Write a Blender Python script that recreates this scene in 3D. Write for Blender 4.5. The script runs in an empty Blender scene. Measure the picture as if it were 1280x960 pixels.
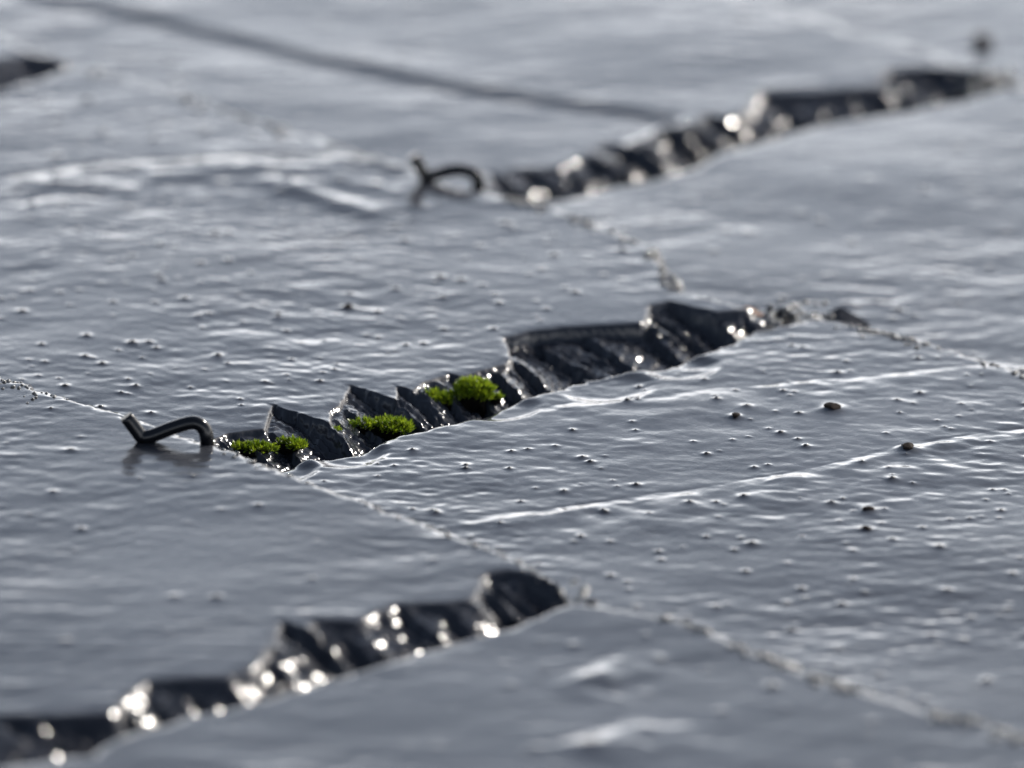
import bpy, bmesh, math, random
import numpy as np
from mathutils import Vector, Matrix

scene = bpy.context.scene
R = math.radians
MM = 0.001

# ------------------------------------------------------------------ camera
ELEV, DIST, ROLL = R(16.93), 1.30, R(2.58)
LENS, FSTOP = 268.5, 12.5
cpos = Vector((0, -DIST * math.cos(ELEV), DIST * math.sin(ELEV)))
fw = (-cpos).normalized()
rt = Vector((1, 0, 0))
up = rt.cross(fw)
rt2 = rt * math.cos(ROLL) + up * math.sin(ROLL)
up2 = -rt * math.sin(ROLL) + up * math.cos(ROLL)
cam_data = bpy.data.cameras.new("camera")
cam = bpy.data.objects.new("camera", cam_data)
scene.collection.objects.link(cam)
M3 = Matrix((rt2, up2, -fw)).transposed()
# the roof falls away from the camera: everything below is laid out in the roof's own plane and pitched by PITCH at the end
PITCH = R(7)
TH = R(45.05)                         # direction of the slope, from +X towards +Y
ROOF_M = Matrix.Rotation(PITCH, 4, Vector((-math.sin(TH), math.cos(TH), 0)))
cam.matrix_world = ROOF_M @ Matrix.Translation(cpos) @ M3.to_4x4()
cam_data.sensor_width = 36
cam_data.lens = LENS
cam_data.clip_start, cam_data.clip_end = 0.05, 3000
cam_data.dof.use_dof = True
cam_data.dof.focus_distance = (Vector((0.0, -0.030, 0.0)) - cpos).dot(fw)
cam_data.dof.aperture_fstop = FSTOP
scene.camera = cam

# ------------------------------------------------------------------ sky, sun, exposure
SUN_EL, SUN_AZ = R(26), R(48)        # azimuth from +Y (away from the camera) towards +X
world = bpy.data.worlds.new("World")
scene.world = world
world.use_nodes = True
wn, wl = world.node_tree.nodes, world.node_tree.links
wn.clear()
wout = wn.new("ShaderNodeOutputWorld")
wbg = wn.new("ShaderNodeBackground")
wsky = wn.new("ShaderNodeTexSky")
wsky.sky_type = 'NISHITA'
wsky.sun_disc = False
wsky.sun_elevation = SUN_EL
wsky.sun_rotation = SUN_AZ
wsky.air_density = 1.0
wsky.dust_density = 1.0
wsky.ozone_density = 1.0
wbg.inputs["Strength"].default_value = 0.07
# bright haze thickening towards the horizon all round, under a thin veil of cloud
def wnode(t, **kw):
    n = wn.new(t)
    for k_, v_ in kw.items(): setattr(n, k_, v_)
    return n
wtc = wnode("ShaderNodeTexCoord")
wsep = wnode("ShaderNodeSeparateXYZ")
wl.new(wtc.outputs["Generated"], wsep.inputs[0])
def wmath(op, a, b=None):
    n = wnode("ShaderNodeMath", operation=op)
    for i_, v_ in enumerate((a, b)):
        if v_ is None: continue
        if isinstance(v_, (int, float)): n.inputs[i_].default_value = v_
        else: wl.new(v_, n.inputs[i_])
    return n.outputs[0]
HAZE_H = 0.09
wz = wmath('MAXIMUM', wsep.outputs[2], 0.0)
whz = wmath('EXPONENT', wmath('MULTIPLY', wz, -1.0 / HAZE_H))
wcl = wnode("ShaderNodeTexNoise")
wmap = wnode("ShaderNodeMapping")
wmap.inputs["Scale"].default_value = (1.0, 1.0, 4.0)
wl.new(wtc.outputs["Generated"], wmap.inputs[0])
wl.new(wmap.outputs[0], wcl.inputs["Vector"])
wcl.inputs["Scale"].default_value = 3.0
wcl.inputs["Detail"].default_value = 6
wfac = wmath('MULTIPLY', whz, wmath('ADD', wmath('MULTIPLY', wcl.outputs["Fac"], 0.7), 0.65))
wfac = wmath('MINIMUM', wmath('ADD', wfac, 0.006), 0.36)
wmix = wnode("ShaderNodeMix", data_type='RGBA')
wl.new(wfac, wmix.inputs[0])
wl.new(wsky.outputs[0], wmix.inputs[6])
wmix.inputs[7].default_value = (80.0, 79.8, 84.0, 1)
wl.new(wmix.outputs[2], wbg.inputs[0])
wl.new(wbg.outputs[0], wout.inputs[0])

sd = bpy.data.lights.new("sun", 'SUN')
sd.energy = 4.0
sd.angle = R(0.53)
sd.color = (1.0, 0.94, 0.86)
sun = bpy.data.objects.new("sun", sd)
scene.collection.objects.link(sun)
sdir = Vector((math.sin(SUN_AZ) * math.cos(SUN_EL), math.cos(SUN_AZ) * math.cos(SUN_EL), math.sin(SUN_EL)))
sun.rotation_euler = (-sdir).to_track_quat('-Z', 'Y').to_euler()
sun.location = sdir * 5

scene.view_settings.view_transform = 'Standard'
scene.view_settings.look = 'None'
scene.view_settings.exposure = 0.80
scene.view_settings.gamma = 1.0
scene.render.engine = 'CYCLES'
scene.cycles.use_denoising = True
scene.cycles.max_bounces = 6

# ------------------------------------------------------------------ roof frame: a runs down the slope, b along the eaves
AX = np.array([math.cos(TH), math.sin(TH)])
BX = np.array([math.sin(TH), -math.cos(TH)])
TAIL_A, GAUGE = -72.5, 145.5          # millimetres
TILT = 6.0 / 145.5
THICK = 5.6

def tail_of(k): return TAIL_A + GAUGE * (k + 1)
def ztop(k, a): return 3.0 - (tail_of(k) - a) * TILT
def P(a, b, z=0.0):                   # roof millimetres -> metres
    return Vector((a * AX[0] + b * BX[0], a * AX[1] + b * BX[1], z)) * MM

# ------------------------------------------------------------------ helpers
def link(o):
    scene.collection.objects.link(o)
    return o

def tag(o, label, cat, group=None, kind=None):
    o["label"] = label
    o["category"] = cat
    if group: o["group"] = group
    if kind: o["kind"] = kind
    return o

def mesh_np(name, verts, faces, mat, smooth=True):
    me = bpy.data.meshes.new(name)
    verts = np.asarray(verts, np.float32)
    nf = len(faces)
    me.vertices.add(len(verts))
    me.vertices.foreach_set("co", verts.ravel())
    w = faces.shape[1]
    me.loops.add(nf * w)
    me.loops.foreach_set("vertex_index", faces.astype(np.int32).ravel())
    me.polygons.add(nf)
    me.polygons.foreach_set("loop_start", np.arange(0, nf * w, w, dtype=np.int32))
    me.polygons.foreach_set("use_smooth", np.full(nf, smooth, dtype=bool))
    me.materials.append(mat)
    me.update(calc_edges=True)
    me.validate()
    return me

def smooth01(x):
    x = np.clip(x, 0, 1)
    return x * x * (3 - 2 * x)

class Waves:
    """sum of random plane waves: a smooth height field with a given rms slope"""
    def __init__(self, rng, n, lmin, lmax, slope, spread=180.0, centre=90.0):
        lam = np.exp(rng.uniform(np.log(lmin), np.log(lmax), n))
        ang = np.radians(centre + rng.normal(0, spread, n)) if spread < 180 else rng.uniform(0, 2 * np.pi, n)
        k = 2 * np.pi / lam
        self.kx, self.ky = k * np.cos(ang), k * np.sin(ang)
        self.ph = rng.uniform(0, 2 * np.pi, n)
        self.am = math.radians(slope) / k * math.sqrt(2.0 / n)
    def __call__(self, x, y):
        out = np.zeros_like(x)
        for kx, ky, ph, am in zip(self.kx, self.ky, self.ph, self.am):
            out += am * np.sin(kx * x + ky * y + ph)
        return out

def hash2(ix, iy, seed):
    h = (ix.astype(np.int64) * 374761393 + iy.astype(np.int64) * 668265263 + seed * 144665) & 0xFFFFFFFF
    h = ((h ^ (h >> 13)) * 1274126177) & 0xFFFFFFFF
    h = (h ^ (h >> 16)) & 0xFFFFFFFF
    return h / 4294967295.0

def vnoise(x, y, seed):
    ix, iy = np.floor(x), np.floor(y)
    fx, fy = x - ix, y - iy
    fx, fy = fx ** 3 * (fx * (fx * 6 - 15) + 10), fy ** 3 * (fy * (fy * 6 - 15) + 10)
    v00, v10 = hash2(ix, iy, seed), hash2(ix + 1, iy, seed)
    v01, v11 = hash2(ix, iy + 1, seed), hash2(ix + 1, iy + 1, seed)
    return (v00 * (1 - fx) + v10 * fx) * (1 - fy) + (v01 * (1 - fx) + v11 * fx) * fy * 1.0 - 0.5

def fnoise(x, y, seed, octaves=3):
    o, am = 0, 1.0
    for i in range(octaves):
        o = o + am * vnoise(x * 2 ** i, y * 2 ** i, seed + i * 17)
        am *= 0.55
    return o

def seg_dist(a, b, poly):
    """signed distance to a polyline (sign by side) and clamped end fade"""
    best = np.full(a.shape, 1e9)
    sign = np.ones(a.shape)
    for (a0, b0), (a1, b1) in zip(poly[:-1], poly[1:]):
        da, db = a1 - a0, b1 - b0
        L2 = da * da + db * db
        t = np.clip(((a - a0) * da + (b - b0) * db) / L2, 0, 1)
        ea, eb = a - (a0 + t * da), b - (b0 + t * db)
        d = np.hypot(ea, eb)
        m = d < best
        best = np.where(m, d, best)
        sign = np.where(m, np.sign(da * eb - db * ea), sign)
    return best, sign

# ------------------------------------------------------------------ materials
def new_mat(name):
    m = bpy.data.materials.new(name)
    m.use_nodes = True
    nt = m.node_tree
    nt.nodes.clear()
    out = nt.nodes.new("ShaderNodeOutputMaterial")
    pb = nt.nodes.new("ShaderNodeBsdfPrincipled")
    nt.links.new(pb.outputs[0], out.inputs[0])
    return m, nt, pb

def slate_material(name="wet_slate", broken=False):
    m, nt, pb = new_mat(name)
    N, L = nt.nodes.new, nt.links.new
    tc = N("ShaderNodeTexCoord")
    n1 = N("ShaderNodeTexNoise"); n1.inputs["Scale"].default_value = 22; n1.inputs["Detail"].default_value = 8
    n1.inputs["Roughness"].default_value = 0.62
    L(tc.outputs["Object"], n1.inputs["Vector"])
    cr = N("ShaderNodeValToRGB")
    cr.color_ramp.elements[0].position = 0.3; cr.color_ramp.elements[0].color = (0.011, 0.012, 0.016, 1)
    cr.color_ramp.elements[1].position = 0.72; cr.color_ramp.elements[1].color = (0.030, 0.033, 0.041, 1)
    L(n1.outputs["Fac"], cr.inputs[0])
    L(cr.outputs[0], pb.inputs["Base Color"])
    # fine cleavage grain under the water film
    n2 = N("ShaderNodeTexNoise"); n2.inputs["Scale"].default_value = 700; n2.inputs["Detail"].default_value = 4
    L(tc.outputs["Object"], n2.inputs["Vector"])
    b2 = N("ShaderNodeBump"); b2.inputs["Strength"].default_value = 0.5; b2.inputs["Distance"].default_value = 0.0003
    L(n2.outputs["Fac"], b2.inputs["Height"])
    L(b2.outputs[0], pb.inputs["Normal"])
    # the film itself: faint tremble
    n3 = N("ShaderNodeTexNoise"); n3.inputs["Scale"].default_value = 520; n3.inputs["Detail"].default_value = 4
    L(tc.outputs["Object"], n3.inputs["Vector"])
    b3 = N("ShaderNodeBump"); b3.inputs["Strength"].default_value = 0.55; b3.inputs["Distance"].default_value = 0.00012
    L(n3.outputs["Fac"], b3.inputs["Height"])
    L(b3.outputs[0], pb.inputs["Coat Normal"])
    pb.inputs["Roughness"].default_value = 0.55
    pb.inputs["IOR"].default_value = 1.5
    pb.inputs["Specular IOR Level"].default_value = 0.08
    pb.inputs["Coat Weight"].default_value = 1.0
    pb.inputs["Coat Roughness"].default_value = 0.05
    pb.inputs["Coat IOR"].default_value = 1.36
    n4 = N("ShaderNodeTexNoise"); n4.inputs["Scale"].default_value = 45; n4.inputs["Detail"].default_value = 5
    L(tc.outputs["Object"], n4.inputs["Vector"])
    mr = N("ShaderNodeMapRange"); mr.inputs[1].default_value = 0.42; mr.inputs[2].default_value = 0.75
    mr.inputs[3].default_value = 0.03; mr.inputs[4].default_value = 0.20
    L(n4.outputs["Fac"], mr.inputs[0])
    if not broken: L(mr.outputs[0], pb.inputs["Coat Roughness"])
    if broken:                        # fresh split stone: the film clings to a rough grain
        n3.inputs["Scale"].default_value = 380; n3.inputs["Detail"].default_value = 2; n3.inputs["Roughness"].default_value = 0.5
        pb.inputs["Specular IOR Level"].default_value = 0.0
        b3.inputs["Strength"].default_value = 0.35; b3.inputs["Distance"].default_value = 0.0004
        pb.inputs["Coat Roughness"].default_value = 0.14
    return m

def plain(name, col, rough=0.5, metal=0.0, coat=0.0, noise=0.0, nscale=800):
    m, nt, pb = new_mat(name)
    if noise:
        N, L = nt.nodes.new, nt.links.new
        tc = N("ShaderNodeTexCoord")
        n = N("ShaderNodeTexNoise"); n.inputs["Scale"].default_value = nscale; n.inputs["Detail"].default_value = 5
        L(tc.outputs["Object"], n.inputs["Vector"])
        cr = N("ShaderNodeValToRGB")
        cr.color_ramp.elements[0].position = 0.3
        cr.color_ramp.elements[1].position = 0.7
        cr.color_ramp.elements[0].color = tuple(c * (1 - noise) for c in col) + (1,)
        cr.color_ramp.elements[1].color = tuple(min(1, c * (1 + noise)) for c in col) + (1,)
        L(n.outputs["Fac"], cr.inputs[0]); L(cr.outputs[0], pb.inputs["Base Color"])
        bp = N("ShaderNodeBump"); bp.inputs["Strength"].default_value = 0.3; bp.inputs["Distance"].default_value = 0.0001
        L(n.outputs["Fac"], bp.inputs["Height"]); L(bp.outputs[0], pb.inputs["Normal"])
    else:
        pb.inputs["Base Color"].default_value = tuple(col) + (1,)
    pb.inputs["Roughness"].default_value = rough
    pb.inputs["Metallic"].default_value = metal
    pb.inputs["Coat Weight"].default_value = coat
    pb.inputs["Coat Roughness"].default_value = 0.06
    return m

def moss_material():
    m = bpy.data.materials.new("wet_moss")
    m.use_nodes = True
    nt = m.node_tree; nt.nodes.clear()
    N, L = nt.nodes.new, nt.links.new
    out = N("ShaderNodeOutputMaterial")
    pb = N("ShaderNodeBsdfPrincipled")
    tr = N("ShaderNodeBsdfTranslucent")
    mx = N("ShaderNodeMixShader"); mx.inputs[0].default_value = 0.55
    tc = N("ShaderNodeTexCoord")
    n = N("ShaderNodeTexNoise"); n.inputs["Scale"].default_value = 900; n.inputs["Detail"].default_value = 2
    L(tc.outputs["Object"], n.inputs["Vector"])
    cr = N("ShaderNodeValToRGB")
    cr.color_ramp.elements[0].position = 0.3; cr.color_ramp.elements[0].color = (0.055, 0.115, 0.006, 1)
    cr.color_ramp.elements[1].position = 0.7; cr.color_ramp.elements[1].color = (0.30, 0.38, 0.02, 1)
    L(n.outputs["Fac"], cr.inputs[0])
    L(cr.outputs[0], pb.inputs["Base Color"]); L(cr.outputs[0], tr.inputs["Color"])
    pb.inputs["Roughness"].default_value = 0.35
    pb.inputs["Coat Weight"].default_value = 0.5
    pb.inputs["Coat Roughness"].default_value = 0.08
    L(pb.outputs[0], mx.inputs[1]); L(tr.outputs[0], mx.inputs[2]); L(mx.outputs[0], out.inputs[0])
    return m

SLATE = slate_material()
BROKEN = slate_material("broken_slate_edge", True)
METAL = plain("hook_metal", (0.004, 0.0045, 0.006), rough=0.16, metal=0.0, coat=0.0)
MOSS = moss_material()
PEAT = plain("moss_peat", (0.005, 0.004, 0.003), rough=0.9, noise=0.4)
def no_spec(m, v=0.05):
    for n_ in m.node_tree.nodes:
        if n_.type == 'BSDF_PRINCIPLED': n_.inputs["Specular IOR Level"].default_value = v
    return m
GRIT = plain("grit_stone", (0.018, 0.014, 0.012), rough=0.75, coat=0.0, noise=0.5, nscale=1500)
no_spec(GRIT); no_spec(METAL, .3); no_spec(PEAT)
LEAF = plain("dead_leaf", (0.16, 0.06, 0.015), rough=0.5, coat=0.4, noise=0.4)
SILT = plain("silt", (0.075, 0.072, 0.066), rough=0.3, coat=1.0, noise=0.5, nscale=1200)
WETGRIT = plain("wet_grit", (0.030, 0.028, 0.028), rough=0.3, coat=1.0)
DECK = plain("roof_boards", (0.05, 0.035, 0.022), rough=0.8, noise=0.3, nscale=30)
GROUND = plain("grass_ground", (0.045, 0.06, 0.02), rough=0.95, noise=0.4, nscale=0.8)

# ------------------------------------------------------------------ ground far below the roof
gm = mesh_np("ground", [(-1500, -1500, -4), (1500, -1500, -4), (1500, 1500, -4), (-1500, 1500, -4)],
             np.array([[0, 1, 2, 3]]), GROUND, False)
ground = link(bpy.data.objects.new("ground", gm))
ground["kind"] = "structure"

# ------------------------------------------------------------------ the joints between neighbouring slates (traced outlines, mm)
# each joint: upper outline (broken edge of the slate to its left) and lower outline (edge of the slate to its right), b as a function of a
def fn(pts):
    x = np.array([p[0] for p in pts]); y = np.array([p[1] for p in pts])
    return lambda a: np.interp(a, x, y)

J2 = dict(top=fn([(-75, -10), (-61, -11), (-54, -12.7), (-48, -10), (-45.7, -11.6), (-39, -17.6), (-38.4, -4.5), (-34, -9), (-30.8, -9.9),
                  (-22.3, -16.6), (-21.7, -6), (-16.6, -10.8), (-16.2, -7.5), (-11.5, -9.6), (-5.3, -10.2), (-4.6, -8.2), (6, -7.8), (9, -9), (15.5, -18), (21, -17.7),
                  (26.8, -15.6), (38.6, -7.6), (40, -8), (47, -13.2), (50.7, -12.9), (52.4, -3), (57, -1), (75, 0)]),
          teeth=[-80, -66, -53, -46.5, -38.4, -30, -21.7, -16.3, -10.5, -4.6, 2.5, 9.5, 22, 30, 39.5, 46, 52.4, 58, 64, 72, 90],
          cliff=fn([(-80, .8), (-50, 1.0), (-20, .7), (5, .8), (14, 2.0), (20, 2.6), (38, 2.6), (42, 1.0), (47, 2.0), (53, 1.6), (58, .8)]),
          bot=fn([(-75, 1), (-60, -2), (-57.6, 2.5), (-50, 3.7), (-41, 6), (-31, 5.4), (-24.5, 6), (-14.8, 7.5), (-7.9, 5.3), (-1.4, 5.4),
                  (6, 5.4), (14, 5.1), (22, 7), (27.9, 8.8), (45, 8.4), (53, 6.2), (62, 8), (75, 8)]))
J3 = dict(top=fn([(70, -91), (84, -95), (90, -99), (97.8, -106), (103, -103), (109, -99), (117, -101), (127, -104.4), (127.6, -100), (133, -100), (141, -104.4),
                  (142, -101), (148, -101.4), (153.5, -103.4), (154.2, -98.6), (159, -99), (165, -102.5), (172, -107), (178, -102), (191, -95), (195, -96.6),
                  (202.3, -100.5), (209, -97), (214, -89), (222, -84)]),
          teeth=[60, 84, 97, 104, 118, 127.6, 142, 146, 154.2, 172, 191, 196, 209, 217, 240],
          cliff=fn([(70, .8), (150, 1.0), (168, 2.0), (186, 2.2), (194, 1.2), (200, 2.6), (212, 2.6), (216, .8)]),
          bot=fn([(70, -87), (89, -90), (96, -85.3), (110, -84.8), (127, -82.2), (140, -86.9), (151, -86), (166.5, -87), (179.5, -84.1),
                  (191, -81.8), (201, -79.5), (214, -81), (222, -80)]))
J1 = dict(top=fn([(-225, 72), (-184, 70.4), (-177.5, 73.4), (-171, 79.3), (-164.6, 83.8), (-158.5, 80.4), (-152, 78.1), (-148.6, 79.9),
                  (-143, 84.9), (-136, 84.4), (-126.6, 77.3), (-120.2, 72.2), (-119.5, 78), (-116, 75), (-111.5, 79.7), (-106, 78.9),
                  (-101.3, 77.9), (-95.6, 82.1), (-91.2, 84.2), (-81.3, 77.6), (-77.9, 79.2), (-76.4, 85), (-72, 92)]),
          teeth=[-260, -205, -186, -160, -154, -131, -119.5, -114, -101, -95.6, -86, -81, -76, -50],
          cliff=fn([(-225, 2), (-180, 2.0), (-158, 1.0), (-150, 2.2), (-135, 2.0), (-128, .8), (-112, 1.8), (-96, 1.2), (-90, 1.0), (-80, 2.0), (-74, 1.0)]),
          bot=fn([(-225, 85), (-189, 86.9), (-176.7, 92.1), (-169.6, 89.4), (-153, 90.4), (-142, 92.2), (-121.6, 93.1), (-100.7, 93.9),
                  (-92.9, 95.3), (-82, 93.7), (-72, 94)]))
J4 = dict(top=fn([(-80, -204), (0, -206), (46, -211), (63, -207), (68.6, -206.5), (72, -200), (76, -197)]),
          bot=fn([(-80, -192), (31, -192.9), (55, -191.2), (71, -194), (76, -194)]))

def default_joint(b, seed):
    rg = np.random.default_rng(seed)
    xs = np.linspace(-1500, 1500, 300)
    n1, n2 = np.cumsum(rg.normal(0, .6, 300)) * .15, rg.uniform(-3, 3, 300)
    t, bt = b - 8 + n2, b + 4 + rg.uniform(-1, 1, 300)
    return dict(top=lambda a: np.interp(a, xs, t), bot=lambda a: np.interp(a, xs, bt))

# tails (a as a function of b) where the photograph shows them
TAIL_SL = fn([(-196, 71), (-172, 73.5), (-139, 72.5), (-100, 72.7), (-97, 71.6), (-92, 69.4), (-86, 69.8), (-82.5, 73.6), (-68, 74.3), (-50.7, 73.6), (-37, 72), (-34, 69), (-25, 63.3), (-15, 57),
              (-2, 59), (6, 62), (12, 62)])
TAIL_SR = fn([(0, 62), (7, 64.5), (17, 69.5), (33, 70.4), (53, 71.3), (110, 73), (200, 72.5)])
TAIL_NL = fn([(-120, -76), (-45, -75.5), (-18, -72.8), (3, -72.5), (30, -72.4), (56, -72.3), (75, -73.2), (94, -77)])
TAIL_NR = fn([(90, -79), (95, -78), (104.5, -74.4), (113, -70.8), (129, -71.6), (146, -73.2), (178, -68.5), (200, -69)])

# ------------------------------------------------------------------ one slate as a displaced sheet with broken edges
rngW = np.random.default_rng(11)

def build_slate_mesh(k, jl, jr, blo, bhi, tail_fn, seed, da, db, edge_db=None, lift=0.0, steps=(), ridges=(), dents=(), bumps=(), rough=1.0, length=330.0, lump=.40, calm=(), tail_gain=None):
    rg = np.random.default_rng(seed)
    tail = tail_of(k)
    av = np.concatenate([np.linspace(tail - length, tail - GAUGE - 14, 6)[:-1],
                         np.arange(tail - GAUGE - 14, tail + 9, da)])
    if edge_db:
        bmid = float(np.min(jr["top"](av[av > tail - GAUGE - 14]))) - 3
        bv = np.concatenate([np.arange(blo, bmid, db), np.arange(bmid, bhi, edge_db)])
    else:
        bv = np.arange(blo, bhi, db)
    A, B = np.meshgrid(av, bv, indexing="ij")
    # wandering of all outlines on a small scale, so that no edge is straight
    wob = 0.9 * fnoise(A / 5.0, B / 5.0, seed) + 0.35 * fnoise(A / 1.3, B / 1.3, seed + 5)
    Ae = np.clip(A, tail - GAUGE - 6, tail + 6)
    ang = rg.uniform(70, 110)
    # cleavage surface under water: gentle ripples
    X, Y = A * AX[0] + B * BX[0], A * AX[1] + B * BX[1]
    env = 0.75 + 0.9 * fnoise(A / 40.0, B / 40.0, seed + 9, 2)
    H = Waves(rg, 26, 45, 120, 0.6 * rough)(X, Y)
    H += Waves(rg, 34, 9, 24, 1.15 * rough, 30, 100)(X, Y) * env
    H += Waves(rg, 40, 3.2, 8, 1.9 * rough, 28, 100)(X, Y) * env
    if da < 1.5:
        H += Waves(rg, 44, 2.0, 4.2, 2.3 * rough, 36, 97)(X, Y) * np.clip(env + 0.6 * fnoise(A / 14.0, B / 14.0, seed + 31, 2), 0, 2)
    for ca, cb, r_ in calm:
        H *= 1 - 0.8 * np.exp(-((A - ca) ** 2 + (B - cb) ** 2) / (r_ * r_))
    # ledges of split layers and standing ridges of water
    for poly, h, w in steps:
        d, s = seg_dist(A, B, poly)
        (p0a, p0b), (p1a, p1b) = poly[0], poly[-1]
        de = np.minimum(np.hypot(A - p0a, B - p0b), np.hypot(A - p1a, B - p1b))
        L = math.hypot(p1a - p0a, p1b - p0b)
        along = ((A - p0a) * (p1a - p0a) + (B - p0b) * (p1b - p0b)) / (L * L)
        ef = (0.10 if L > 40 else 0.25) if h > 0 else 0.02
        fade = smooth01(along / ef) * smooth01((1 - along) / ef)
        sd_ = d * s + 0.7 * fnoise(A / 2.6, B / 2.6, seed + 44, 2) + 1.6 * fnoise(A / 12.0, B / 12.0, seed + 45, 1)
        prof = smooth01((sd_ + w) / (2 * w)) - (0.25 if h > 0 else 0.0) * np.exp(-((sd_ + w * 1.15) / (0.28 * w)) ** 2)
        far = np.exp(-(np.maximum(sd_, 0) / (min(22.0, 0.5 * L) if h > 0 else 260.0)) ** 2) if h > 0 else 1.0
        H += h * prof * far * fade * (np.clip(0.85 + 1.3 * fnoise(A / 7.0, B / 7.0, seed + 47, 2), 0.1, 2) if h > 0 else 1.0)
    for poly, h, w in ridges:
        d, s = seg_dist(A, B, poly)
        H += h * np.exp(-(d / w) ** 2)
    for (ca, cb, ra, rb, h) in dents:
        q = ((A - ca) / ra) ** 2 + ((B - cb) / rb) ** 2
        H -= h * smooth01(1.25 - q)
    # grains under the film with their collars of water
    for (ca, cb, r, h) in bumps:
        i0, i1 = np.searchsorted(av, [ca - 6 * r - 1, ca + 6 * r + 1])
        j0, j1 = np.searchsorted(bv, [cb - 6 * r - 1, cb + 6 * r + 1])
        if i1 <= i0 or j1 <= j0: continue
        rr = np.hypot(A[i0:i1, j0:j1] - ca, B[i0:i1, j0:j1] - cb)
        H[i0:i1, j0:j1] += h * np.exp(-np.maximum(rr - 0.45 * r, 0) / (0.62 * r))
    # right-hand edge: dressed by blows, each leaving a slanting flake that ends in a sharp upright break
    jit = 0.5 * fnoise(A / 2.5, B / 2.5, seed + 81, 2)
    Aj = Ae + 0.35 * wob + jit
    top = jr["top"](Aj)
    bot = jr["bot"](Ae)
    W = np.maximum(0.72 * (bot - top), 2.5)
    s = B - top + 0.4 * wob
    sp = np.maximum(s, 0)
    teeth = np.array(jr.get("teeth", ()), float)
    if len(teeth) == 0:
        teeth = np.cumsum(np.concatenate([[tail - length - 20], np.random.default_rng(seed + 7).uniform(6, 15, 60)]))
    def flakes(x, tt, sd):
        ii = np.clip(np.searchsorted(tt, x) - 1, 0, len(tt) - 2)
        ph = np.clip((x - tt[ii]) / (tt[ii + 1] - tt[ii]), 0, 1)
        am = np.random.default_rng(sd).uniform(.35, 1.2, len(tt))[ii]
        return ph, am
    lean = 0.10 * sp
    ph1, am1 = flakes(Aj + lean + 0.7 * fnoise(A / 5.0, B / 5.0, seed + 91, 2), teeth, seed + 92)
    fine = np.cumsum(np.concatenate([[tail - length - 20], np.random.default_rng(seed + 8).exponential(3.6, 160) + 1.2]))
    ph2, am2 = flakes(Aj - 0.22 * sp + 0.6 * fnoise(A / 3.0, B / 3.0, seed + 93, 2), fine, seed + 94)
    cl = jr.get("cliff", lambda a: 0.7 + 0 * a)(Ae) * (1.0 if k == 0 else 0.65)
    raw = cl * smooth01(sp / 0.5) + (5.4 - cl) * np.clip(sp / W, 0, 2) ** 1.6
    raw += am1 * 2.3 * (ph1 ** 1.25 - 0.35) * smooth01(sp / 2.5) + am2 * 0.85 * (ph2 - 0.4) * smooth01(sp / 1.2)
    raw += 0.5 * fnoise(A / 8.0, B / 8.0, seed + 71, 2) * smooth01(sp / 2.0)
    lh = 0.85
    q = raw / lh + 0.5 * fnoise(A / 9.0, B / 9.0, seed + 73, 2)
    f = q - np.floor(q)
    ter = raw + lh * (smooth01((f - 0.55) / 0.3) - f)
    E = np.where(s > 0, 0.5 * ter + 0.5 * raw, 0)
    E = np.maximum(E, 0)
    on = smooth01(s / 0.8)
    E += on * (lump * fnoise(A / (2.9 if lump > .4 else 1.6), B / (2.9 if lump > .4 else 1.6), seed + 21, 3) + 0.10 * fnoise(A / 0.6, B / 0.6, seed + 22, 1))
    E = np.where(s <= 0, 0.12 * smooth01((s + 2.5) / 2.5) ** 2, E + 0.12)
    # left-hand edge: a short rounded dressing
    sl = jl["bot"](Ae) - B + 0.8 * wob
    E = np.maximum(E, 0.22 * smooth01((sl + 1.6) / 1.6) * np.clip(1 + 1.6 * fnoise(A / 5.0, B / 5.0, seed + 34, 2), 0, 2)) + np.clip(sl + 0.4, 0, 9) ** 1.3 * 1.15 + (sl > -1) * 0.3 * fnoise(A / 1.5, B / 1.5, seed + 33, 2) * smooth01(sl + 1)
    # tail
    tl = tail_fn(B)
    st = A - tl + 0.9 * wob + 0.8 * fnoise(B / 6.0, A / 40.0, seed + 51, 2)
    ton = smooth01((st + 1.6) / 1.8)
    E = E + (tail_gain(B) if tail_gain else 0.7) * np.clip(0.10 + 0.8 * fnoise(A / 9.0, B / 9.0, seed + 66, 2), 0, 1) * smooth01((st + 3.2) / 3.2) ** 2 + np.clip(st, 0, 9) * 1.9 \
        + ton * (0.95 * np.abs(fnoise(A / 2.2, B / 2.2, seed + 61, 3)) + 0.12 * fnoise(A / .6, B / .6, seed + 62, 2))
    keep = 1 - np.clip(E / 2.5, 0, 1)
    rel = lift + H * (0.15 + 0.85 * keep) - E
    rel = np.maximum(rel, -THICK)
    Z = ztop(k, A) + rel
    build_slate_mesh.field = (av, bv, Z)
    n, m = A.shape
    idx = np.arange(n * m).reshape(n, m)
    quads = np.stack([idx[:-1, :-1], idx[:-1, 1:], idx[1:, 1:], idx[1:, :-1]], -1).reshape(-1, 4)
    zr = rel.ravel()
    quads = quads[zr[quads].max(1) > -THICK + 0.15]
    V = np.stack([A * AX[0] + B * BX[0], A * AX[1] + B * BX[1], Z], -1).reshape(-1, 3) * MM
    mid = (E.ravel()[quads].mean(1) > 0.45).astype(np.int32)
    used = np.unique(quads)
    remap = np.full(n * m, -1); remap[used] = np.arange(len(used))
    V = V[used]; quads = remap[quads]
    # underside
    bl, bh = blo + 6, bhi - 16
    und = np.array([[*(P(a_, b_, ztop(k, a_) - THICK))] for a_, b_ in ((tail - length, bl), (tail - length, bh), (tail - 12, bh), (tail - 12, bl))])
    nb = len(V)
    V = np.vstack([V, und]); quads = np.vstack([quads, [[nb + 3, nb + 2, nb + 1, nb]]])
    me = mesh_np("slate", V, quads, SLATE)
    me.materials.append(BROKEN)
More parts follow.
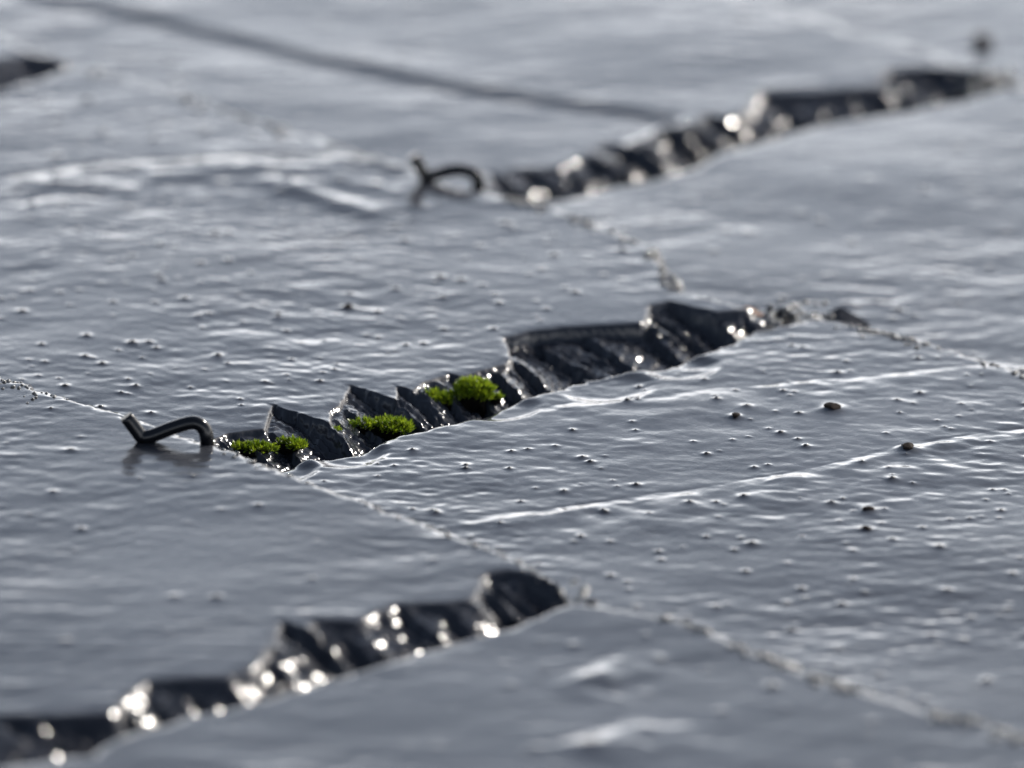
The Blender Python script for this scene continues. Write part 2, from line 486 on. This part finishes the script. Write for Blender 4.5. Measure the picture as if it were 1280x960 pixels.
    me.polygons.foreach_set("material_index", np.append(mid, 0)[:len(me.polygons)])
    return me

# ------------------------------------------------------------------ the roof and its courses
deck = mesh_np("slate_roof", [tuple(P(a, b, -34 + 0)) for a, b in ((-900, -900), (-900, 900), (900, 900), (900, -900))],
               np.array([[0, 1, 2, 3]]), DECK, False)
roof = link(bpy.data.objects.new("slate_roof", deck))
tag(roof, "wet blue-grey slate roof with staggered courses and broken edges", "roof")

GR_S = [(31.3, 45.4, 1.7), (25.7, 68.1, 1.3), (-1.3, 84.4, 1.1), (-8.3, 90.6, .8), (16.8, 36.8, .9), (-26.4, 82.4, .7), (-5.9, 104.5, .7),
        (12.5, 76.8, .7), (-16.9, 34.1, .6), (-54, 37.8, .6), (38, 84, .6), (-20, 62, .5), (-31, 44, .6)]
GR_SL = [(6.7, -48, 1.0), (-35.2, -57.6, .8), (-28.6, -42.9, .8), (-38.4, -65.8, .6), (30.7, -49.8, .7), (-12, -70, .6), (-50, -40, .6)]
rb = np.random.default_rng(4)
def scatter(n, alo, ahi, blo, bhi, rmin=0.16, rmax=0.6):
    out = []
    for _ in range(n):
        r = rmin + (rmax - rmin) * rb.random() ** 2.2
        out.append((rb.uniform(alo, ahi), rb.uniform(blo, bhi), r))
    return out
SC = {"S_right": GR_S + scatter(330, -66, 66, 12, 180), "S_left": GR_SL + scatter(380, -68, 66, -190, -20),
      "N_left": [(-107, 4, .6), (-115, 20, .6)] + scatter(80, -200, -80, -100, 72, .2, .55),
      "N_right": [(-86.5, 120.7, .7), (-82.3, 140.2, .8)] + scatter(80, -200, -80, 100, 200, .2, .55),
      "U_right": [(94, 2.7, .8)] + scatter(220, 80, 212, -76, 100), "U_left": scatter(110, 80, 212, -260, -115)}
def as_bumps(l): return [(a, b, r * 1.1 + .22, 0.33 * r + 0.09) for a, b, r in l]

V1 = [(-11.8, 12.2), (-1.7, 13.4), (13.6, 21.0), (24.4, 25.6), (37.7, 31.8), (54.1, 40.7), (74.2, 50.1)]
V2 = [(-56.6, 43.3), (-46.2, 47.5), (-39.2, 49.6), (-30.0, 53.2), (-16.1, 57.9), (-4.6, 61.3), (4.1, 63.9), (13.5, 65.9), (25.2, 67.6), (35.7, 70.6), (46.8, 75.0), (58, 79)]
V3 = [(6.1, -145.2), (21.2, -142.4), (33.3, -138.4), (55.6, -123.2), (68.9, -111.4), (76, -101.8)]
V4 = [(46.2, -112), (47.4, -99.0), (47.4, -87)]
V5 = [(111, -275), (113.3, -250.7), (118.5, -222.4), (123.7, -181.0), (132.2, -144.4), (140.4, -121.7), (149.1, -103.1)]
V6 = [(-110, 116.6), (-104.2, 117.1), (-98.7, 117.5), (-91.9, 116.7), (-86, 116.5)]
V7 = [(-126, 136), (-119.9, 136.4), (-114.1, 137.2), (-107.1, 137.0), (-101, 137.5)]

far_l = lambda b, s: default_joint(b, s)
joints = {0: {0: J2, -1: J4}, 1: {0: J3}, -1: {0: J1}}
def jpos(k, i):
    base = {0: 2.0, 1: -90.0, -1: 90.0}.get(k)
    if base is None:
        base = (0.0 if k % 2 == 0 else 96.0) + 9 * math.sin(k * 3.1)
    return base + 199.0 * i
def joint(k, i):
    j = joints.get(k, {}).get(i)
    return j if j else default_joint(jpos(k, i), 1000 + k * 50 + i)

DETAIL = {
    (0, 0): dict(da=.30, db=.55, edge_db=.27, lift=.7, tail_fn=TAIL_SL, seed=101, key="S_left",
                 calm=[(67, -97, 8)], steps=[(V3, .5, 2.6)], rough=.88, ridges=[(V4, .5, 3.5)]),
    (0, 1): dict(da=.38, db=.42, lift=-.5, tail_fn=TAIL_SR, seed=102, key="S_right",
                 steps=[(V1, .20, 1.3), (V2, .28, 1.5)],
                 dents=[(-57.5, 4.5, 6, 6, 1.2), (-44.3, 7.5, 7, 5, .8), (12.2, 11, 9, 7, .6), (29.5, 11.5, 7, 6, .8), (-8.9, 7.5, 7, 5, .7)]),
    (-1, 0): dict(da=.6, db=.6, edge_db=.4, lift=.7, tail_fn=TAIL_NL, seed=103, key="N_left", tail_gain=lambda b: 0.42, rough=.95, lump=1.15, calm=[(-82, -6, 15)]),
    (-1, 1): dict(da=.7, db=.7, lift=-.5, tail_fn=TAIL_NR, seed=104, key="N_right", rough=1.0, tail_gain=lambda b: 2.2 * smooth01((b - 106) / 8), steps=[(V6, .34, 2.2), (V7, .38, 2.3)]),
    (1, 0): dict(da=.6, db=.8, edge_db=.4, lift=.7, tail_fn=None, seed=105, key="U_left", lump=1.25, steps=[(V5, -.85, 2.8)]),
    (1, 1): dict(da=.6, db=.7, lift=-.5, tail_fn=None, seed=106, key="U_right"),
    (0, -1): dict(da=.8, db=.9, edge_db=.5, lift=.7, tail_fn=None, seed=107, lump=.9),
    (2, 0): dict(da=.9, db=.9, lift=0, tail_fn=None, seed=108),
}
n_sl = 0
FIELD = {}
def surf(key, a, b):
    av, bv, Z = FIELD[key]
    i = int(np.clip(np.searchsorted(av, a) - 1, 0, len(av) - 2)); j = int(np.clip(np.searchsorted(bv, b) - 1, 0, len(bv) - 2))
    u, v = (a - av[i]) / (av[i + 1] - av[i]), (b - bv[j]) / (bv[j + 1] - bv[j])
    return float((Z[i, j] * (1 - v) + Z[i, j + 1] * v) * (1 - u) + (Z[i + 1, j] * (1 - v) + Z[i + 1, j + 1] * v) * u)
for k in range(4, -6, -1):
    for i in range(-3, 5):
        jl, jr = joint(k, i - 1), joint(k, i)
        tb = tail_of(k)
        blo, bhi = jpos(k, i - 1) - 6, jpos(k, i) + 10
        d = dict(DETAIL.get((k, i), dict(da=4.0, db=4.0, tail_fn=None, seed=300 + k * 20 + i)))
        key = d.pop("key", None)
        if d["tail_fn"] is None:
            rr = np.random.default_rng(d["seed"])
            yy = rr.normal(0, .8, 24)
            xx = np.linspace(blo - 10, bhi + 10, 24)
            d["tail_fn"] = (lambda xx, yy, tb: (lambda b: tb + np.interp(b, xx, yy)))(xx, yy, tb)
        if key: d["bumps"] = as_bumps(SC[key])
        me = build_slate_mesh(k, jl, jr, blo, bhi, **d)
        if key: FIELD[key] = build_slate_mesh.field
        o = bpy.data.objects.new("slate", me)
        link(o)
        o.parent = roof
        n_sl += 1

# ------------------------------------------------------------------ tubes, grains
def tube(name, pts, rad, mat, seg=14, sub=6, taper=None):
    """bent wire: Catmull-Rom through pts with flat ends"""
    pts = [Vector(p) for p in pts]
    ext = [pts[0] * 2 - pts[1]] + pts + [pts[-1] * 2 - pts[-2]]
    path = []
    for i in range(1, len(ext) - 2):
        p0, p1, p2, p3 = ext[i - 1:i + 3]
        for s in range(sub):
            t = s / sub
            path.append(0.5 * (2 * p1 + (p2 - p0) * t + (2 * p0 - 5 * p1 + 4 * p2 - p3) * t * t + (3 * p1 - p0 - 3 * p2 + p3) * t ** 3))
    path.append(pts[-1])
    bm = bmesh.new()
    rings = []
    nrm = Vector((0.1, 1, 0.05)).normalized()
    for i, p in enumerate(path):
        tg = (path[min(i + 1, len(path) - 1)] - path[max(i - 1, 0)]).normalized()
        nrm = (nrm - tg * nrm.dot(tg)).normalized()
        bn = tg.cross(nrm)
        r = rad
        if i == len(path) - 1: r = rad * 0.93
        rings.append([bm.verts.new(p + (nrm * math.cos(2 * math.pi * j / seg) + bn * math.sin(2 * math.pi * j / seg)) * r) for j in range(seg)])
    for r0, r1 in zip(rings[:-1], rings[1:]):
        for j in range(seg):
            f = bm.faces.new((r0[j], r0[(j + 1) % seg], r1[(j + 1) % seg], r1[j])); f.smooth = True
    for rg_, flip in ((rings[0], True), (rings[-1], False)):
        c = bm.faces.new(rg_ if not flip else rg_[::-1]); c.smooth = False
    bmesh.ops.recalc_face_normals(bm, faces=bm.faces)
    me = bpy.data.meshes.new(name); bm.to_mesh(me); bm.free()
    me.materials.append(mat)
    return link(bpy.data.objects.new(name, me))

def rock(name, loc, r, seed, mat, squash=(1, 1, .6), parent_link=True, sub=2):
    rg = random.Random(seed)
    bm = bmesh.new()
    bmesh.ops.create_icosphere(bm, subdivisions=sub, radius=1)
    ax = [Vector((rg.gauss(0, 1), rg.gauss(0, 1), rg.gauss(0, 1))).normalized() for _ in range(7)]
    cut = [rg.uniform(.62, .95) for _ in ax]
    for v in bm.verts:
        for n_, c in zip(ax, cut):
            d = v.co.dot(n_)
            if d > c: v.co -= n_ * (d - c) * .9
        v.co = Vector((v.co.x * squash[0], v.co.y * squash[1], v.co.z * squash[2])) * r
    me = bpy.data.meshes.new(name); bm.to_mesh(me); bm.free()
    me.materials.append(mat)
    o = bpy.data.objects.new(name, me); o.location = loc
    o.rotation_euler.z = rg.uniform(0, 6)
    return link(o)

# ------------------------------------------------------------------ slate hooks
def hook(base_ab, zb, pts, label):
    b0 = P(base_ab[0], base_ab[1], zb)
    o = tube("slate_hook", [Vector((x, y, z)) * MM for x, y, z in pts], 1.17 * MM, METAL)
    o.location = b0
    tag(o, label, "roof hook", "wire hooks holding the slates")
    return o

z1 = ztop(-1, -72.5) + .7
hook((-72.5, 2.5), z1,
     [(.4, 1.2, -5.5), (.2, .6, -2.0), (0, 0, 1.0), (-.4, 0, 2.3), (-1.4, 0, 3.25), (-2.9, 0, 3.35), (-6.0, 0, 2.2), (-8.6, 0, 1.0), (-10.2, 0, .6),
      (-10.85, 0, .8), (-11.5, 0, 1.7), (-13.3, 0, 4.0)],
     "black bent wire hook in sharp focus, on the slate left of the green moss")
z2 = ztop(0, 74) + .7
hook((75.2, -86.3), z2,
     [(.3, 1.0, -5.5), (.2, .5, -2.0), (0, 0, .6), (-.8, 0, 1.5), (-2.2, 0, 2.1), (-4.0, 0, 2.2), (-6.0, 0, 1.8), (-8.2, 0, 1.0), (-9.6, 0, .7),
      (-10.1, 0, 1.2), (-10.8, 0, 2.5), (-12.2, 0, 4.6)],
     "blurred black wire hook farther up, beside the upper broken joint")

# ------------------------------------------------------------------ moss
def moss(loc, rx, ry, rz, n, seed, label, blade=.75, floor=-.05, drop=0.0, tuft=False):
    rg = random.Random(seed)
    bm = bmesh.new()
    bmesh.ops.create_icosphere(bm, subdivisions=3, radius=1)
    for v in bm.verts:
        w = .86 + .10 * math.sin(v.co.x * 5 + seed) * math.cos(v.co.y * 6 + seed * 2) + rg.uniform(-.13, .13)
        v.co = Vector((v.co.x * rx * w * .84, v.co.y * ry * w * .84, v.co.z * rz * w * .80 - (drop * (1 - v.co.z) * .5)))
    me = bpy.data.meshes.new("moss_clump"); bm.to_mesh(me); bm.free()
    me.materials.append(PEAT)
    o = link(bpy.data.objects.new("moss_clump", me))
    o.location = loc
    tag(o, label, "moss", "moss growing in the joint")
    # leafy shoots: each a small rosette of pointed leaves
    V, F = [], []
    lobes = [(rg.uniform(-.62, .62), rg.uniform(-.55, .55), rg.uniform(.32, .55), rg.uniform(.65, 1.15)) for _ in range(7)]
    if tuft: lobes = [(0, 0, .86, 1.0), (.1, -.1, .8, 1.05), (-.35, .1, .5, .9), (.4, .2, .45, .85)]
    for _ in range(n):
        lx, ly, lr, lz = rg.choice(lobes)
        th = rg.uniform(0, 2 * math.pi)
        cz = rg.uniform(floor, 1) if rg.random() < .93 else rg.uniform(floor - .35, floor)
        sr = math.sqrt(max(0, 1 - cz * cz))
        d = Vector((sr * math.cos(th), sr * math.sin(th), cz))
        j = rg.uniform(.78, 1.0)
        base = Vector(((lx + d.x * lr) * rx * j, (ly + d.y * lr) * ry * j, (d.z * .55 + .4) * rz * lz * j))
        up_ = (Vector((d.x / rx, d.y / ry, d.z / rz)).normalized() * 1.0 + Vector((0, 0, .7)) + Vector((rg.gauss(0, .3), rg.gauss(0, .3), 0))).normalized()
        side = up_.orthogonal().normalized()
        ln = blade * rg.uniform(.55, 1.45)
        nl = 7
        for q in range(nl):
            an = q * 2.4 + rg.uniform(-.3, .3)
            out = side * math.cos(an) + up_.cross(side) * math.sin(an)
            lift = .25 + .75 * (q / nl)
            dr = (out * (1.0 - lift) + up_ * (lift + .2)).normalized()
            tq = up_.cross(out).normalized()
            b0 = base + up_ * ln * .35 * (q / nl)
            L = ln * rg.uniform(.5, .85)
            w = L * .17
            tip = b0 + dr * L + up_ * L * .12
            mid = b0 + dr * L * .5 - up_ * L * .06
            i0 = len(V)
            V += [b0, mid + tq * w, tip, mid - tq * w]
            F.append((i0, i0 + 1, i0 + 2, i0 + 3))
    sm = mesh_np("moss_shoots", np.array([tuple(v) for v in V]) , np.array(F), MOSS, True)
    c = link(bpy.data.objects.new("moss_shoots", sm))
    c.parent = o
    c["kind"] = "stuff"
    return o

mz = -4.0
def ms(a, b, z): return P(a, b, z)
moss(ms(-6.6, -2.6, -2.3), 3.6 * MM, 3.2 * MM, 3.6 * MM, 640, 1, "tallest round tuft of green moss in the middle joint", .95 * MM, .0, 1.9 * MM, True)
moss(ms(-12.2, -5.4, -2.6), 3.6 * MM, 2.4 * MM, 1.9 * MM, 330, 2, "low moss cushion touching the left side of the tall round tuft", .9 * MM, .05, .8 * MM)
moss(ms(-3.4, -.4, -2.4), 1.3 * MM, 1.2 * MM, 1.0 * MM, 60, 3, "tiny moss sprig at the right foot of the tall round tuft", .8 * MM)
moss(ms(-28.4, -2.6, -3.6), 5.4 * MM, 2.6 * MM, 1.9 * MM, 560, 4, "long moss cushion midway between the hook and the tall tuft", .9 * MM, .05, .8 * MM)
moss(ms(-53.2, -7.6, -4.0), 4.2 * MM, 2.2 * MM, 1.1 * MM, 330, 5, "wide flat moss patch right beside the sharp wire hook", .85 * MM)
moss(ms(-47.0, -5.2, -3.8), 2.9 * MM, 1.8 * MM, 1.1 * MM, 190, 6, "narrow moss patch just right of the flat patch near the hook", .85 * MM)
moss(ms(-36.9, -4.4, -3.0), .8 * MM, .8 * MM, .9 * MM, 36, 7, "tiny dark moss speck on the broken slate between two cushions", .65 * MM)

# ------------------------------------------------------------------ grit, chip, leaf
big = [((31.3, 45.4), 0, 1.3, "largest dark brown grit grain with a bright water ring, right of the moss joint"),
       ((25.7, 68.1), 0, 1.05, "dark grit grain lying on the long white water ridge at the right"),
       ((-1.3, 84.4), 0, .8, "dark grit grain below the long white ridge, upper of a close pair"),
       ((-8.3, 90.6), 0, .65, "small dark grit grain, lower of a close pair below the ridge"),
       ((16.8, 36.8), 0, .8, "dark grit grain between the two white ridges, left of the largest grain"),
       ((6.7, -48.0), 0, .85, "lone dark grit grain on the middle left slate above the moss")]
for q, ((a, b), k, r, lab) in enumerate(big):
    o = rock("grit_grain", P(a, b, surf("S_right" if b > 8 else "S_left", a, b) - .05 * r), r * MM, 50 + q, GRIT, (1.35, 1, .55))
    tag(o, lab, "grit", "larger grit grains on the slates")
o = rock("grit_grain", P(246, -116, ztop(2, 246) + .6), 2.3 * MM, 77, GRIT, (1.1, 1, .9))
tag(o, "blurred dark grit grain far up in the top right corner", "grit", "larger grit grains on the slates")

# all the small grains as one
V, F = [], []
bmg = bmesh.new(); bmesh.ops.create_icosphere(bmg, subdivisions=1, radius=1)
ico_v = np.array([tuple(v.co) for v in bmg.verts]); ico_f = np.array([[v.index for v in f.verts] for f in bmg.faces]); bmg.free()
rg = np.random.default_rng(8)
VV, FF, base = [], [], 0
def put_grains(key, skip=0):
    global base
    for a, b, r in SC[key][skip:]:
        s_ = (r + .08) * rg.uniform(.4, .66)
        v = ico_v * rg.uniform(.75, 1.25, (len(ico_v), 1)) * np.array([1.25, 1, .55]) * s_
        c = P(a, b, surf(key, a, b) + s_ * .08)
        VV.append(v * MM + np.array(c)); FF.append(ico_f + base); base += len(ico_v)
put_grains("S_right", 5)
put_grains("S_left", 1)
for key_ in ("N_left", "N_right", "U_left", "U_right"): put_grains(key_)
gmesh = mesh_np("grit", np.vstack(VV), np.vstack(FF), WETGRIT)
grit = link(bpy.data.objects.new("grit", gmesh))
tag(grit, "fine dark grit specks scattered over the wet slates", "grit", kind="stuff")

# wet crumbs of broken slate along the joints, put in for sparkle
cr = np.random.default_rng(21)
VV, FF, base = [], [], 0
bmg = bmesh.new(); bmesh.ops.create_icosphere(bmg, subdivisions=2, radius=1)
ic2_v = np.array([tuple(v.co) for v in bmg.verts]); ic2_f = np.array([[v.index for v in f.verts] for f in bmg.faces]); bmg.free()
def crumbs(n, k, a, b, sa, sb, zo, sz, rmin, rmax):
    global base
    for _ in range(n):
        ca, cb = a + cr.normal(0, sa), b + cr.normal(0, sb)
        r = cr.uniform(rmin, rmax)
        nv = cr.normal(0, 1, (6, 3)); nv /= np.linalg.norm(nv, axis=1)[:, None]
        v = ic2_v.copy()
        for q in nv[:3]:
            d = v @ q
            v -= np.outer(np.maximum(d - cr.uniform(.5, .9), 0) * .85, q)
        v = v * np.array([1.3, 1.0, .75]) * r
        an = cr.uniform(0, 6.28); ca_, sa_ = math.cos(an), math.sin(an)
        v = v @ np.array([[ca_, sa_, 0], [-sa_, ca_, 0], [0, 0, 1]])
        c = P(ca, cb, ztop(k, ca) + zo + cr.normal(0, sz))
        VV.append(v * MM + np.array(c)); FF.append(ic2_f + base); base += len(ic2_v)
crumbs(22, 0, 63, 1.0, 2.4, 3.2, -2.6, .8, .4, 1.1)
PALE_GLITTER_FROM = base
crumbs(70, 0, 66.5, 1.5, 3.0, 3.4, -2.6, 1.0, .3, .9)
crumbs(60, 1, 215, -85, 3.0, 3.4, -1.4, .9, .4, 1.2)
crumbs(10, -1, -75.5, 91.5, 1.4, 2.0, -1.6, .8, .3, .9)
crumbs(26, 0, -57, -9, 2.5, 1.6, -1.6, .6, .25, .6)
PALE_GLITTER_TO = base
crumbs(8, 0, 58, 2.5, 2.0, 1.5, -3.0, .6, .4, .9)
crumbs(10, 0, 20, 1, 18, 1.6, -4.6, .5, .35, .9)
crumbs(10, 0, -35, -3, 12, 2.0, -4.8, .4, .35, .8)
crumbs(16, -1, -120, 88, 32, 1.8, -3.2, .6, .5, 1.1)
crumbs(18, 1, 150, -90, 30, 2.2, -2.8, .7, .5, 1.1)
cm = mesh_np("slate_crumbs", np.vstack(VV), np.vstack(FF), BROKEN)
cm.materials.append(SILT)  # pale silt colour stands in for glitter on the joint-end crumbs
fa = np.vstack(FF)
cm.polygons.foreach_set("material_index", ((fa[:, 0] >= PALE_GLITTER_FROM) & (fa[:, 0] < PALE_GLITTER_TO)).astype(np.int32)[:len(cm.polygons)])
crumb = link(bpy.data.objects.new("slate_crumbs", cm))
tag(crumb, "wet crumbs of broken slate lodged along the dark joints, some coloured pale for glitter", "slate crumbs", kind="stuff")

# silt washed against the tails of the slates
VV, FF, base = [], [], 0
sr_ = np.random.default_rng(33)
def silt(n, tail_f, blo, bhi, keyf, spread, rmax, lump):
    global base
    made = 0
    while made < n:
        b = sr_.uniform(blo, bhi)
        if 0.5 + vnoise(np.array([b / lump]), np.array([blo * 1.0]), 5)[0] < sr_.uniform(.15, .85): continue
        a = float(tail_f(b)) - abs(sr_.normal(0, spread)) + .3
        r = rmax * sr_.uniform(.25, 1) ** 1.6
        v = ico_v * sr_.uniform(.7, 1.3, (len(ico_v), 1)) * np.array([1.2, 1, .7]) * r
        VV.append(v * MM + np.array(P(a, b, surf(keyf(b), a, b) + .25 * r))); FF.append(ico_f + base); base += len(ico_v)
        made += 1
under_n = lambda b: "N_left" if b < 94 else "N_right"
under_s = lambda b: "S_right" if b > 8 else "S_left"
silt(120, TAIL_NL, 8, 92, under_n, 1.2, .42, 9.0)
silt(110, TAIL_NL, -74, -30, under_n, 3.0, .40, 9.0)
silt(330, TAIL_NR, 108, 185, under_n, 1.6, .85, 6.0)
silt(120, TAIL_SL, -190, -104, under_s, 2.2, .6, 9.0)
silt(110, TAIL_SL, -76, -40, under_s, 1.8, .55, 8.0)
silt(140, TAIL_SL, -36, -16, under_s, 1.6, .6, 5.0)
silt(200, TAIL_SR, 14, 80, under_s, 2.6, .5, 7.0)
sm_ = mesh_np("silt", np.vstack(VV), np.vstack(FF), SILT)
silt_o = link(bpy.data.objects.new("silt", sm_))
tag(silt_o, "pale wet silt lying in crusty seams along the slate tails", "silt", kind="stuff")

# the loose chip of slate beyond the end of the middle joint
def chip(loc, label):
    outline = [(-3.6, -1.2, 0), (-3.9, .4, .6), (-2.6, 1.5, 1.9), (-.7, 1.8, 2.6), (1.6, 1.2, 1.7), (4.2, .5, .5), (4.6, -.2, .0), (1.5, -1.4, .0)]
    bm = bmesh.new()
    tv = [bm.verts.new(Vector(p) * MM) for p in outline]
    bv_ = [bm.verts.new(Vector((p[0] * 1.02, p[1] * 1.05 + .5, -.9)) * MM) for p in outline]
    c = bm.verts.new(Vector((-1.0, .1, 1.35)) * MM)
    n = len(tv)
    for i in range(n):
        bm.faces.new((tv[i], tv[(i + 1) % n], c))
        bm.faces.new((tv[i], bv_[i], bv_[(i + 1) % n], tv[(i + 1) % n]))
    bm.faces.new(bv_[::-1])
    bmesh.ops.recalc_face_normals(bm, faces=bm.faces)
    bmesh.ops.subdivide_edges(bm, edges=bm.edges, cuts=2, use_grid_fill=True)
    rr = random.Random(3)
    for v in bm.verts: v.co += Vector((rr.gauss(0, .08), rr.gauss(0, .08), rr.gauss(0, .08))) * MM
    me = bpy.data.meshes.new("slate_chip"); bm.to_mesh(me); bm.free()
    me.materials.append(SLATE)
    o = link(bpy.data.objects.new("slate_chip", me)); o.location = loc
    return tag(o, label, "slate chip")
chip(P(79.5, 3.0, ztop(1, 79.5) + .1), "small dark loose slate chip beyond the right end of the middle joint")

# a shred of brown leaf caught in the end of the middle joint
bm = bmesh.new()
rows = []
for i in range(7):
    t = i / 6
    w = .9 * math.sin(math.pi * (.12 + .8 * t))
    rows.append([bm.verts.new(Vector((-2.2 + 4.4 * t, s * w, .5 + .5 * math.sin(t * 5) + .5 * abs(s) + .1 * s)) * MM) for s in (-1, -.4, .4, 1)])
for r0, r1 in zip(rows[:-1], rows[1:]):
    for j in range(3):
        bm.faces.new((r0[j], r0[j + 1], r1[j + 1], r1[j])).smooth = True
ret = bmesh.ops.extrude_face_region(bm, geom=list(bm.faces))
for v in [g for g in ret["geom"] if isinstance(g, bmesh.types.BMVert)]: v.co.z += .15 * MM
me = bpy.data.meshes.new("leaf_shred"); bm.to_mesh(me); bm.free()
me.materials.append(LEAF)
leaf = link(bpy.data.objects.new("leaf_shred", me))
leaf.location = P(61.5, -3.0, 0.3)
tag(leaf, "shred of brown leaf wedged in the right end of the middle joint", "leaf")

# ------------------------------------------------------------------ pitch the roof and all that lies on it
for o in list(scene.collection.objects):
    if o.parent is None and o.type == 'MESH' and o is not ground:
        o.matrix_world = ROOF_M @ (Matrix.Translation(o.location) @ o.rotation_euler.to_matrix().to_4x4())
